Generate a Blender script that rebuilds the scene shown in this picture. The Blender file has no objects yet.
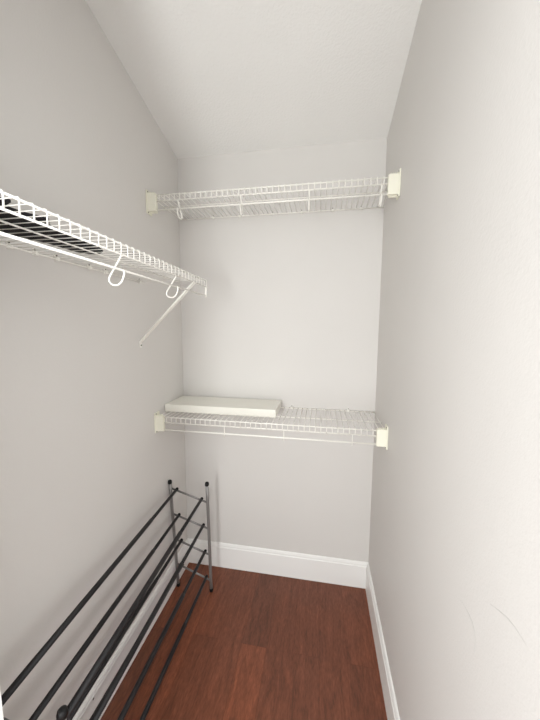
import bpy, bmesh, math, random
from mathutils import Vector, Matrix

random.seed(7)
scene = bpy.context.scene
C = scene.collection

# ------------------------------------------------------------------ camera
W = 1.1152            # closet width
cam_d = bpy.data.cameras.new('camera')
cam = bpy.data.objects.new('camera', cam_d)
C.objects.link(cam)
yaw, pitch, roll = 0.1718, -0.1075, 0.0048
fwd = Vector((-math.sin(yaw) * math.cos(pitch), math.cos(yaw) * math.cos(pitch), math.sin(pitch)))
right = Vector((math.cos(yaw), math.sin(yaw), 0))
up = right.cross(fwd)
r2 = right * math.cos(roll) + up * math.sin(roll)
u2 = up * math.cos(roll) - right * math.sin(roll)
m = Matrix((r2, u2, -fwd)).transposed().to_4x4()
m.translation = Vector((0.8163, -1.6386, 1.5))
cam.matrix_world = m
cam_d.sensor_fit = 'HORIZONTAL'
cam_d.sensor_width = 36.0
cam_d.lens = 293.74 / 540 * 36.0
cam_d.clip_start = 0.02
scene.camera = cam

# ------------------------------------------------------------------ world, light, exposure
world = bpy.data.worlds.new('world')
scene.world = world
world.use_nodes = True
bg = world.node_tree.nodes['Background']
bg.inputs['Color'].default_value = (0.982, 0.99, 0.992, 1)
bg.inputs['Strength'].default_value = 1.5

def area_light(name, loc, target, size, power, color):
    d = bpy.data.lights.new(name, 'AREA')
    d.shape = 'RECTANGLE'; d.size, d.size_y = size
    d.energy = power; d.color = color
    o = bpy.data.objects.new(name, d)
    C.objects.link(o)
    o.location = loc
    o.rotation_euler = (Vector(target) - Vector(loc)).to_track_quat('-Z', 'Y').to_euler()
    return o
area_light('room_light', (0.42, -2.7, 1.5), (0.6, 0.0, 1.3), (0.3, 0.6), 13, (0.97, 1.0, 0.99))

scene.view_settings.view_transform = 'Standard'
scene.view_settings.look = 'None'
scene.view_settings.gamma = 1
scene.view_settings.use_curve_mapping = False
scene.view_settings.exposure = 0.65

# ------------------------------------------------------------------ materials
def srgb(r, g, b):
    f = lambda c: (c / 255) / 12.92 if c / 255 <= 0.04045 else ((c / 255 + 0.055) / 1.055) ** 2.4
    return (f(r), f(g), f(b), 1)

def base_mat(name, color, rough=0.5, metal=0.0, spec=0.5):
    mt = bpy.data.materials.new(name)
    mt.use_nodes = True
    nt = mt.node_tree
    b = nt.nodes['Principled BSDF']
    b.inputs['Base Color'].default_value = color
    b.inputs['Roughness'].default_value = rough
    b.inputs['Metallic'].default_value = metal
    b.inputs['Specular IOR Level'].default_value = spec
    return mt, nt, b

def add_noise(nt, b, color, scale, var, bump, rough_scale=None, dist=0.002):
    """Subtle tone variation and a fine bump, in object coordinates."""
    tc = nt.nodes.new('ShaderNodeTexCoord')
    n = nt.nodes.new('ShaderNodeTexNoise')
    n.inputs['Scale'].default_value = scale
    n.inputs['Detail'].default_value = 3
    nt.links.new(tc.outputs['Object'], n.inputs['Vector'])
    n2 = nt.nodes.new('ShaderNodeTexNoise')
    n2.inputs['Scale'].default_value = 2.2
    nt.links.new(tc.outputs['Object'], n2.inputs['Vector'])
    mr = nt.nodes.new('ShaderNodeMapRange')
    mr.inputs['From Min'].default_value = 0.3; mr.inputs['From Max'].default_value = 0.7
    mr.inputs['To Min'].default_value = 1 - var; mr.inputs['To Max'].default_value = 1 + var
    nt.links.new(n2.outputs['Fac'], mr.inputs['Value'])
    mx = nt.nodes.new('ShaderNodeVectorMath'); mx.operation = 'SCALE'
    mx.inputs[0].default_value = color[:3]
    nt.links.new(mr.outputs['Result'], mx.inputs['Scale'])
    nt.links.new(mx.outputs['Vector'], b.inputs['Base Color'])
    bp = nt.nodes.new('ShaderNodeBump')
    bp.inputs['Strength'].default_value = bump
    bp.inputs['Distance'].default_value = dist
    nt.links.new(n.outputs['Fac'], bp.inputs['Height'])
    nt.links.new(bp.outputs['Normal'], b.inputs['Normal'])

def painted(name, color, rough, scale=160, var=0.012, bump=0.25, dist=0.002, spec=0.3):
    mt, nt, b = base_mat(name, color, rough, 0, spec)
    add_noise(nt, b, color, scale, var, bump, dist=dist)
    return mt

M_WALL = painted('wall_paint', srgb(219, 216, 212), 0.6)
M_CEIL = painted('ceiling_paint', srgb(238, 237, 234), 0.9, scale=110, var=0.015, bump=0.5, dist=0.003)
M_TRIM = painted('trim_paint', srgb(244, 243, 240), 0.35, scale=30, bump=0.05)
M_WIRE = painted('white_coated_wire', srgb(246, 244, 237), 0.35, scale=40, bump=0.03, spec=0.5)
M_PLASTIC = painted('cream_plastic', srgb(238, 236, 220), 0.4, scale=60, bump=0.04, spec=0.5)
M_BOARD = painted('white_board_laminate', srgb(236, 234, 224), 0.3, scale=60, bump=0.03, spec=0.5)
M_MAT = painted('black_fabric', srgb(26, 24, 26), 0.85, scale=300, bump=0.5)
M_ROD = painted('black_tube', srgb(22, 20, 23), 0.5, scale=200, bump=0.04, spec=0.5)
M_CAP = painted('black_rubber', srgb(14, 13, 14), 0.5, scale=100, bump=0.05)
M_DARK = painted('dark_metal', srgb(70, 66, 60), 0.5, scale=100, bump=0.05)
M_GREY, _nt, _b = base_mat('grey_metal_tube', srgb(146, 144, 142), 0.38, 0.55, 0.5)
add_noise(_nt, _b, srgb(146, 144, 142), 80, 0.03, 0.03)
M_SCUFF = painted('scuffed_paint', srgb(213, 211, 207), 0.7)

def floor_material():
    mt, nt, b = base_mat('hardwood_planks', (0.2, 0.05, 0.02, 1), 0.33, 0, 0.4)
    N, L = nt.nodes, nt.links
    tc = N.new('ShaderNodeTexCoord')
    sep = N.new('ShaderNodeSeparateXYZ'); L.new(tc.outputs['Object'], sep.inputs[0])
    sub = N.new('ShaderNodeMath'); sub.operation = 'SUBTRACT'; sub.inputs[1].default_value = 0.353 - 0.1225 * 9
    L.new(sep.outputs['X'], sub.inputs[0])
    suby = N.new('ShaderNodeMath'); suby.operation = 'ADD'; suby.inputs[1].default_value = 10.35
    L.new(sep.outputs['Y'], suby.inputs[0])
    com = N.new('ShaderNodeCombineXYZ')
    L.new(suby.outputs[0], com.inputs['X']); L.new(sub.outputs[0], com.inputs['Y'])
    br = N.new('ShaderNodeTexBrick')
    br.offset = 0.37; br.offset_frequency = 2
    br.inputs['Scale'].default_value = 1.0
    br.inputs['Brick Width'].default_value = 1.15
    br.inputs['Row Height'].default_value = 0.1225
    br.inputs['Mortar Size'].default_value = 0.0009
    br.inputs['Mortar Smooth'].default_value = 0.3
    br.inputs['Bias'].default_value = 0.0
    br.inputs['Color1'].default_value = srgb(104, 62, 45)
    br.inputs['Color2'].default_value = srgb(131, 75, 52)
    br.inputs['Mortar'].default_value = srgb(104, 56, 38)
    L.new(com.outputs[0], br.inputs['Vector'])
    # long grain
    mp = N.new('ShaderNodeMapping'); mp.inputs['Scale'].default_value = (30, 4.6, 1)
    L.new(tc.outputs['Object'], mp.inputs['Vector'])
    ad = N.new('ShaderNodeVectorMath'); ad.operation = 'ADD'
    sc = N.new('ShaderNodeVectorMath'); sc.operation = 'SCALE'; sc.inputs['Scale'].default_value = 23
    L.new(br.outputs['Color'], sc.inputs[0]); L.new(sc.outputs[0], ad.inputs[1]); L.new(mp.outputs[0], ad.inputs[0])
    g = N.new('ShaderNodeTexNoise'); g.inputs['Scale'].default_value = 1; g.inputs['Detail'].default_value = 7
    g.inputs['Roughness'].default_value = 0.62; g.inputs['Distortion'].default_value = 1.6
    L.new(ad.outputs[0], g.inputs['Vector'])
    mp2 = N.new('ShaderNodeMapping'); mp2.inputs['Scale'].default_value = (210, 44, 1)
    L.new(tc.outputs['Object'], mp2.inputs['Vector'])
    g2 = N.new('ShaderNodeTexNoise'); g2.inputs['Scale'].default_value = 1; g2.inputs['Detail'].default_value = 4
    L.new(mp2.outputs[0], g2.inputs['Vector'])
    r1 = N.new('ShaderNodeMapRange'); r1.inputs['From Min'].default_value = 0.28; r1.inputs['From Max'].default_value = 0.72
    r1.inputs['To Min'].default_value = 0.60; r1.inputs['To Max'].default_value = 1.30
    L.new(g.outputs['Fac'], r1.inputs['Value'])
    r2_ = N.new('ShaderNodeMapRange'); r2_.inputs['From Min'].default_value = 0.3; r2_.inputs['From Max'].default_value = 0.7
    r2_.inputs['To Min'].default_value = 0.78; r2_.inputs['To Max'].default_value = 1.20
    L.new(g2.outputs['Fac'], r2_.inputs['Value'])
    mu = N.new('ShaderNodeMath'); mu.operation = 'MULTIPLY'
    L.new(r1.outputs[0], mu.inputs[0]); L.new(r2_.outputs[0], mu.inputs[1])
    s2 = N.new('ShaderNodeVectorMath'); s2.operation = 'SCALE'
    L.new(br.outputs['Color'], s2.inputs[0]); L.new(mu.outputs[0], s2.inputs['Scale'])
    L.new(s2.outputs[0], b.inputs['Base Color'])
    bp = N.new('ShaderNodeBump'); bp.inputs['Strength'].default_value = 0.25; bp.inputs['Distance'].default_value = 0.001
    L.new(mu.outputs[0], bp.inputs['Height']); L.new(bp.outputs['Normal'], b.inputs['Normal'])
    return mt
M_FLOOR = floor_material()

# ------------------------------------------------------------------ mesh helpers
def add_box(bm, x0, x1, y0, y1, z0, z1, bevel=0.0):
    t = bmesh.new()
    bmesh.ops.create_cube(t, size=1)
    for v in t.verts:
        v.co = Vector(((x0 + x1) / 2 + v.co.x * (x1 - x0), (y0 + y1) / 2 + v.co.y * (y1 - y0), (z0 + z1) / 2 + v.co.z * (z1 - z0)))
    if bevel:
        bmesh.ops.bevel(t, geom=t.edges[:], offset=bevel, segments=2, affect='EDGES', profile=0.6)
    me = bpy.data.meshes.new('tmp'); t.to_mesh(me); t.free()
    bm.from_mesh(me); bpy.data.meshes.remove(me)

def smooth_path(pts, n=6):
    """Catmull-Rom through the points."""
    P = [Vector(q) for q in pts]
    P = [P[0] * 2 - P[1]] + P + [P[-1] * 2 - P[-2]]
    out = []
    for i in range(1, len(P) - 2):
        for k in range(n):
            t = k / n
            a, b_, c, d = P[i - 1], P[i], P[i + 1], P[i + 2]
            out.append(0.5 * ((2 * b_) + (c - a) * t + (2 * a - 5 * b_ + 4 * c - d) * t * t + (3 * b_ - a - 3 * c + d) * t ** 3))
    out.append(P[-2].copy())
    return out

def add_tube(bm, pts, r, sides=10, caps=True):
    P = [Vector(q) for q in pts]
    rad = r if isinstance(r, (list, tuple)) else [r] * len(P)
    n = len(P)
    T = []
    for i in range(n):
        a = P[i] - P[i - 1] if i > 0 else P[1] - P[0]
        b_ = P[i + 1] - P[i] if i < n - 1 else P[-1] - P[-2]
        T.append((a.normalized() + b_.normalized()).normalized())
    ref = Vector((0, 0, 1)) if abs(T[0].z) < 0.9 else Vector((1, 0, 0))
    u = T[0].cross(ref).normalized()
    rings = []
    for i in range(n):
        u = (u - T[i] * u.dot(T[i])).normalized()
        v = T[i].cross(u)
        rings.append([bm.verts.new(P[i] + (u * math.cos(2 * math.pi * k / sides) + v * math.sin(2 * math.pi * k / sides)) * rad[i]) for k in range(sides)])
    for i in range(n - 1):
        for k in range(sides):
            f = bm.faces.new((rings[i][k], rings[i][(k + 1) % sides], rings[i + 1][(k + 1) % sides], rings[i + 1][k]))
            f.smooth = True
    if caps:
        bm.faces.new(rings[0][::-1]); bm.faces.new(rings[-1])

def obj(name, bm, mat, parent=None):
    bmesh.ops.recalc_face_normals(bm, faces=bm.faces[:])
    me = bpy.data.meshes.new(name)
    bm.to_mesh(me); bm.free()
    me.materials.append(mat)
    o = bpy.data.objects.new(name, me)
    C.objects.link(o)
    if parent: o.parent = parent
    return o

def thing(name, label, cat, loc=(0, 0, 0), rz=0.0, group=None):
    o = bpy.data.objects.new(name, None)
    o.empty_display_size = 0.1
    C.objects.link(o)
    o.location = loc; o.rotation_euler = (0, 0, rz)
    o['label'] = label; o['category'] = cat
    if group: o['group'] = group
    return o

def struct(name, bm, mat, parent=None):
    o = obj(name, bm, mat, parent)
    if not parent: o['kind'] = 'structure'
    return o

# ------------------------------------------------------------------ setting
YF = -1.27            # inner face of the front wall
TH = 0.12
DX0, DX1, DH = 0.268, W, 2.35   # doorway
HC, SL = 2.440, 0.258              # ceiling height at the back wall, slope towards the door

bm = bmesh.new(); add_box(bm, -0.12, W + 0.12, -1.39, 0.12, -0.05, 0); add_box(bm, -0.7, 1.9, -2.6, -1.39, -0.05, 0)
struct('floor', bm, M_FLOOR)
bm = bmesh.new(); add_box(bm, -TH, 0, YF, 0, 0, 2.95)
wl = struct('wall_left', bm, M_WALL)
bm = bmesh.new(); add_box(bm, -TH, W + TH, 0, TH, 0, 2.95)
struct('wall_back', bm, M_WALL)
bm = bmesh.new(); add_box(bm, W, W + TH, YF, 0, 0, 2.95)
wr = struct('wall_right', bm, M_WALL)
bm = bmesh.new()
add_box(bm, -0.7, DX0 - 0.02, YF - TH, YF, 0, 2.95)
add_box(bm, DX1 + 0.02, 1.9, YF - TH, YF, 0, 2.95)
add_box(bm, DX0 - 0.02, DX1 + 0.02, YF - TH, YF, DH + 0.02, 2.95)
struct('wall_front', bm, M_WALL)
# door lining and casing on both faces
bm = bmesh.new()
add_box(bm, DX0 - 0.02, DX0, YF - TH, YF + 0.0, 0, DH + 0.02)
add_box(bm, DX1, DX1 + 0.02, YF - TH, YF + 0.0, 0, DH + 0.02)
add_box(bm, DX0, DX1, YF - TH, YF + 0.0, DH, DH + 0.02)
yo = YF - TH
add_box(bm, DX0 - 0.075, DX0 - 0.005, yo - 0.016, yo, 0, DH + 0.075, 0.004)
add_box(bm, DX1 + 0.005, DX1 + 0.075, yo - 0.016, yo, 0, DH + 0.075, 0.004)
add_box(bm, DX0 - 0.005, DX1 + 0.005, yo - 0.016, yo, DH + 0.005, DH + 0.075, 0.004)
struct('trim_1', bm, M_TRIM)
# sloping ceiling
bm = bmesh.new()
vs = []
for x in (0, W):
    for y, dz in ((0, 0), (YF, 0), (YF, 0.1), (0, 0.1)):
        vs.append(bm.verts.new((x, y, HC - SL * y + dz)))
for q in ((0, 1, 2, 3), (7, 6, 5, 4), (0, 4, 5, 1), (1, 5, 6, 2), (2, 6, 7, 3), (3, 7, 4, 0)):
    bm.faces.new([vs[k] for k in q])
struct('ceiling', bm, M_CEIL)

def baseboard(name, a, b, n, h=0.158, t=0.013):
    """Profile swept from a to b along a wall, n pointing into the room."""
    prof = [(0, 0), (t, 0), (t, h - 0.024), (t - 0.003, h - 0.020), (t - 0.003, h - 0.012), (t - 0.006, h - 0.004), (t - 0.009, h), (0, h)]
    bm = bmesh.new()
    A = [bm.verts.new(Vector(a) + Vector(n) * d + Vector((0, 0, z))) for d, z in prof]
    B = [bm.verts.new(Vector(b) + Vector(n) * d + Vector((0, 0, z))) for d, z in prof]
    k = len(prof)
    for i in range(k):
        bm.faces.new((A[i], A[(i + 1) % k], B[(i + 1) % k], B[i]))
    bm.faces.new(A[::-1]); bm.faces.new(B)
    return struct(name, bm, M_TRIM)
baseboard('baseboard_back', (0, 0, 0), (W, 0, 0), (0, -1, 0))
bl = baseboard('baseboard_left', (0, YF, 0), (0, -0.013, 0), (1, 0, 0))
baseboard('baseboard_right', (W, YF, 0), (W, -0.013, 0), (-1, 0, 0))
bm = bmesh.new(); add_box(bm, 0.0128, 0.0140, -0.817, -0.811, 0.125, 0.131, 0.0005)
obj('nail_hole', bm, M_DARK, bl)

# faint scuffs in the paint of the right wall
def scuff(pts, w):
    bm = bmesh.new()
    P = smooth_path([(W - 0.0004, y, z) for y, z in pts], 5)
    n = len(P)
    add_tube(bm, P, [max(0.0002, w * math.sin(math.pi * (i + .3) / (n - .4))) for i in range(n)], 6)
    for v in bm.verts: v.co.x = W - 0.0004 + (v.co.x - (W - 0.0004)) * 0.1
    obj('scuff_mark', bm, M_SCUFF, wr)
scuff([(-1.025, 0.940), (-1.062, 0.942), (-1.085, 0.927), (-1.088, 0.887)], 0.0016)
scuff([(-1.120, 1.028), (-1.170, 1.050), (-1.215, 1.052)], 0.0012)

# ------------------------------------------------------------------ wire shelves
# local frame of a shelf: u runs along the wall (0..L), d out from the wall, z = 0 at the deck
DEP = 0.315
def wire_shelf(name, label, cat, L, loc, rz, hooks, clips, flip=1, gap=(0, 0), brackets=True, heavy=1.0, pegs=()):
    t = thing(name, label, cat, loc, rz, None)
    P = lambda u, d, z: (u, d * flip, z)
    u0, u1 = gap[0], L - gap[1]
    # deck: cross wires bent down over the front lip, on three long wires
    bm = bmesh.new()
    n = int(L / 0.0254)
    s = (L - n * 0.0254) / 2
    for i in range(n + 1):
        u = s + i * 0.0254
        if u < 0.004 or u > L - 0.004: continue
        lip = u0 <= u <= u1
        pts = [P(u, 0.008, 0), P(u, DEP - 0.006, 0)]
        rr = [0.0011 * heavy ** 1.6] * 2
        if lip:
            pts[1] = P(u, DEP - 0.012, 0.0004)
            pts += [P(u, DEP - 0.005, 0.0012), P(u, DEP - 0.001, 0.0004), P(u, DEP + 0.0012, -0.004), P(u, DEP + 0.0005, -0.029)]
            rr += [q * heavy for q in (0.0014, 0.0016, 0.0016, 0.0016)]
        add_tube(bm, pts, rr, 6)
    for d, r in ((0.010, 0.0022 * heavy), (0.183, 0.0022 * heavy)):
        add_tube(bm, [P(0.002, d, -0.0035), P(L - 0.002, d, -0.0035)], r, 8)
    obj('deck', bm, M_WIRE, t)
    bm = bmesh.new()
    add_tube(bm, [P(u0, DEP - 0.004, -0.0012), P(u1, DEP - 0.004, -0.0030)], 0.0023 * heavy, 10)
    add_tube(bm, [P(u0, DEP - 0.003, -0.0275), P(u1, DEP - 0.003, -0.0275)], 0.0023 * heavy, 10)
    obj('front_lip', bm, M_WIRE, t)
    bm = bmesh.new()
    add_tube(bm, [P(u0, DEP - 0.005, -0.066), P(u1, DEP - 0.005, -0.066)], 0.0028 * heavy, 12)
    obj('front_rail', bm, M_WIRE, t)
    for u in hooks:
        bm = bmesh.new()
        pts = [(DEP - 0.003, -0.027), (DEP - 0.006, -0.034), (DEP - 0.013, -0.045), (DEP - 0.028, -0.066), (DEP - 0.041, -0.086), (DEP - 0.037, -0.099),
               (DEP - 0.022, -0.104), (DEP - 0.007, -0.097), (DEP + 0.002, -0.078), (DEP + 0.001, -0.066)]
        add_tube(bm, smooth_path([P(u, d, z) for d, z in pts], 5), 0.0025 * heavy, 8)
        obj('hook', bm, M_WIRE, t)
    for u in pegs:
        bm = bmesh.new()
        add_tube(bm, [P(u, DEP - 0.006, -0.028), P(u, DEP - 0.008, -0.083)], 0.0018, 8)
        obj('tie_wire', bm, M_WIRE, t)
    for u in clips:
        bm = bmesh.new()
        d0, d1 = sorted((0.0008 * flip, 0.014 * flip))
        add_box(bm, u - 0.0045, u + 0.0045, d0, d1, -0.008, 0.003, 0.0015)
        d0, d1 = sorted((0.0008 * flip, 0.005 * flip))
        add_box(bm, u - 0.004, u + 0.004, d0, d1, 0.002, 0.012, 0.0015)
        cl = obj('wall_clip', bm, M_WIRE, t)
        bm = bmesh.new()
        add_tube(bm, [P(u, 0.004, 0.008), P(u, 0.0068, 0.008)], 0.0026, 8)
        obj('screw', bm, M_DARK, cl)
    if brackets:
        for side in (0, 1):
            e = 0.0006 if side == 0 else L - 0.0006
            sg = 1 if side == 0 else -1
            bm = bmesh.new()
            def bx(ua, ub, da, db, za, zb, bv):
                a, b_ = sorted((e + sg * ua, e + sg * ub)); c, d_ = sorted((da * flip, db * flip))
                add_box(bm, a, b_, c, d_, za, zb, bv)
            bx(0.0, 0.006, DEP - 0.030, DEP + 0.012, -0.082, 0.022, 0.0015)     # wall plate
            bx(0.004, 0.046, DEP - 0.012, DEP + 0.007, -0.072, 0.006, 0.002)    # body
            for k in range(4):
                bx(0.010 + k * 0.008, 0.013 + k * 0.008, DEP - 0.010, DEP + 0.003, 0.005, 0.012, 0.0005)
            bx(0.006, 0.040, DEP - 0.020, DEP - 0.008, -0.076, -0.068, 0.001)
            br = obj('end_bracket', bm, M_PLASTIC, t)
            for zz in (0.0155, -0.0765):
                bm = bmesh.new()
                add_tube(bm, [(e + sg * 0.0055, flip * (DEP + 0.003), zz), (e + sg * 0.0075, flip * (DEP + 0.003), zz)], 0.0028, 8)
                obj('screw', bm, M_DARK, br)
    return t

# back wall shelves: u = x, d = -y  (flip -1)
wire_shelf('wire_shelf', 'empty white wire shelf high on the back wall with small hooks below its lip', 'shelf',
           W, (0, 0, 2.113), 0, (0.152, 0.450, 0.752, 1.046), (0.21, 0.36, 0.545, 0.70, 0.86, 1.002), flip=-1, heavy=1.3, gap=(0.045, 0.045))
wire_shelf('wire_shelf', 'white wire shelf at waist height on the back wall, carrying a flat white board', 'shelf',
           W, (0, 0, 1.053), 0, (), (0.08, 0.36, 0.66, 0.972), flip=-1, heavy=1.3, gap=(0.045, 0.045), pegs=(0.361, 0.653, 0.966))

# left wall shelf: u runs from the door (y=-1.262) to y=-0.384, d = +x
LL = 1.262 - 0.384
# rotate +90 deg: local x -> world y, local y -> world -x, so flip -1 makes d = +x
ls = wire_shelf('wire_shelf', 'white wire shelf along the left wall with round hooks and a diagonal brace', 'shelf',
                LL, (0, -1.262, 1.711), math.pi / 2, (1.262 - 0.945, 1.262 - 0.658), (1.262 - 0.971, 1.262 - 0.90, 1.262 - 0.83, 1.262 - 0.70, 1.262 - 0.62, 1.262 - 0.41),
                flip=-1, brackets=False)
ls.rotation_euler = (0, 0.007, math.pi / 2); ls.location.z = 1.7145
bm = bmesh.new()   # plastic end cap on the lip and rail
add_tube(bm, [(LL - 0.004, -(DEP - 0.003), -0.024), (LL - 0.004, -(DEP - 0.005), -0.073)], 0.0046, 10)
obj('end_cap', bm, M_WIRE, ls)
# diagonal brace, world coordinates turned into the shelf's
def to_ls(x, y, z): return Vector((y + 1.262, -x, z - 1.711))
bm = bmesh.new()
a, b_ = to_ls(0.3125, -0.505, 1.682), to_ls(0.007, -0.412, 1.438)
dirv = (b_ - a).normalized()
side = dirv.cross(Vector((0, 0, 1))).normalized(); nrm = side.cross(dirv).normalized()
prof = [(-.0065, 0), (-.0065, .0065), (-.005, .0065), (-.005, .0015), (.005, .0015), (.005, .0065), (.0065, .0065), (.0065, 0)]
A = [bm.verts.new(a + side * s + nrm * q) for s, q in prof]
B = [bm.verts.new(b_ + side * s + nrm * q) for s, q in prof]
k = len(prof)
for i in range(k): bm.faces.new((A[i], A[(i + 1) % k], B[(i + 1) % k], B[i]))
bm.faces.new(A[::-1]); bm.faces.new(B)
w0 = to_ls(0.0006, -0.412, 1.430)
add_box(bm, w0.x - 0.0075, w0.x + 0.0075, w0.y - 0.0035, w0.y, w0.z - 0.018, w0.z + 0.012, 0.001)
brc = obj('diagonal_brace', bm, M_WIRE, ls)
bm = bmesh.new()
add_tube(bm, [(w0.x, w0.y - 0.003, w0.z - 0.008), (w0.x, w0.y - 0.006, w0.z - 0.008)], 0.0035, 10)
obj('screw', bm, M_DARK, brc)

# black mat lying on the left shelf
bm = bmesh.new()
outline = [(0.050, -1.24), (0.285, -1.24), (0.270, -1.205), (0.236, -1.195), (0.262, -1.172), (0.228, -1.158), (0.224, -1.115), (0.250, -1.085), (0.214, -1.05), (0.204, -1.0), (0.196, -0.92), (0.186, -0.87), (0.172, -0.835), (0.145, -0.818),
           (0.112, -0.82), (0.095, -0.85), (0.090, -0.938), (0.065, -1.02), (0.052, -1.12)]
zb, zt = 1.7225, 1.7290
lo = [bm.verts.new((x, y, zb)) for x, y in outline]
cx = sum(q[0] for q in outline) / len(outline); cy = sum(q[1] for q in outline) / len(outline)
mi = [bm.verts.new((x, y, (zb + zt) / 2 + 0.001)) for x, y in outline]
hi = [bm.verts.new((cx + (x - cx) * 0.95, cy + (y - cy) * 0.99, zt + 0.0015 * math.sin(i * 2.3))) for i, (x, y) in enumerate(outline)]
n = len(outline)
for r0, r1 in ((lo, mi), (mi, hi)):
    for i in range(n): bm.faces.new((r0[i], r0[(i + 1) % n], r1[(i + 1) % n], r1[i]))
bm.faces.new(lo[::-1]); bm.faces.new(hi)
mo = obj('mat', bm, M_MAT)
mo['label'] = 'flat black mat lying on the wire shelf along the left wall'; mo['category'] = 'mat'

# white board on the lower shelf
bm = bmesh.new()
add_box(bm, 0.003, 0.602, -0.226, -0.018, 1.0552, 1.0955, 0.004)
bo = obj('shelf_board', bm, M_BOARD)
bo['label'] = 'flat white board lying on the left half of the lower wire shelf'; bo['category'] = 'board'

# ------------------------------------------------------------------ shoe rack
rack = thing('shoe_rack', 'four-tier shoe rack of long black tubes between grey metal end frames, standing along left wall', 'shoe rack', (0.13, -0.675, 0))
R0 = Vector((0.13, -0.675, 0))
YFAR, YNEAR = -0.185, -1.165
def shift(z): return 0.021 + 0.031 * (max(0, z - 0.3) / 0.35) ** 1.5
def rp(x, z, t):      # t = 0 at the far frame, 1 at the near one; x measured at the far frame
    yf = YFAR - 0.015 * z / 0.65
    return Vector((x + shift(z) * t, yf + (YNEAR - yf) * t, z)) - R0
TIERS = [((0.041, 0.603), (0.186, 0.560)), ((0.047, 0.448), (0.191, 0.403)), ((0.055, 0.291), (0.197, 0.243)), ((0.055, 0.136), (0.200, 0.083))]
POSTL = ((0.027, 0.010), (0.0122, 0.655)); POSTR = ((0.229, 0.010), (0.221, 0.655))
def post_x(p_, z): return p_[0][0] + (p_[1][0] - p_[0][0]) * (z - p_[0][1]) / (p_[1][1] - p_[0][1])
for t in (0, 1):
    for pp in (POSTL, POSTR):
        bm = bmesh.new()
        zs = [pp[0][1] + (pp[1][1] - pp[0][1]) * k / 8 for k in range(9)]
        lean = -0.016 if pp is POSTL and t == 0 else 0.0
        add_tube(bm, [rp(post_x(pp, z), z, t) + Vector((0, lean * z / 0.65, 0)) for z in zs], 0.0085, 16)
        po = obj('post', bm, M_GREY, rack)
        top = rp(pp[1][0], pp[1][1], t) + Vector((0, lean, 0))
        bm = bmesh.new()
        add_tube(bm, [top + Vector((0, 0, z)) for z in (-0.010, -0.008, 0.002, 0.008, 0.011, 0.012)], [0.0095, 0.0112, 0.0112, 0.0095, 0.0055, 0.001], 16)
        obj('top_cap', bm, M_CAP, po)
        bot = rp(pp[0][0], 0, t)
        bm = bmesh.new()
        add_tube(bm, [bot + Vector((0, 0, z)) for z in (0.0004, 0.002, 0.018, 0.020)], [0.0085, 0.0103, 0.0103, 0.009], 16)
        obj('foot_cap', bm, M_CAP, po)
    for (xa, za), (xb, zb_) in TIERS:
        s_ = (zb_ - za) / (xb - xa)
        bm = bmesh.new()
        xl, xr = post_x(POSTL, za), post_x(POSTR, zb_)
        add_tube(bm, [rp(xl, za + s_ * (xl - xa) - 0.004, t), rp(xr, za + s_ * (xr - xa) - 0.004, t)], 0.0052, 12)
        obj('crossbar', bm, M_GREY, rack)
NEAR_FIX = {(0.041, 0.603): (0, 0, 0.010), (0.055, 0.136): (-0.016, 0, 0), (0.197, 0.243): (-0.008, 0, 0), (0.200, 0.083): (-0.010, 0, 0)}
for tier in TIERS:
    for (x, z) in tier:
        far, near = rp(x, z, -0.008), rp(x, z, 1.008)
        near += Vector(NEAR_FIX.get((x, z), (0, 0, 0)))
        joint = far.lerp(near, 0.28)
        bm = bmesh.new()
        add_tube(bm, [far, joint + (near - far) * 0.05], 0.0078, 14)
        ro = obj('rod', bm, M_ROD, rack)
        bm = bmesh.new()
        add_tube(bm, [joint, near], 0.0094, 14)
        obj('sleeve', bm, M_ROD, ro)
        bm = bmesh.new()
        d = (near - far).normalized()
        add_tube(bm, [far - d * 0.004, far - d * 0.002, far + d * 0.010, far + d * 0.011], [0.0070, 0.0083, 0.0083, 0.0078], 14)
        obj('rod_cap', bm, M_CAP, ro)
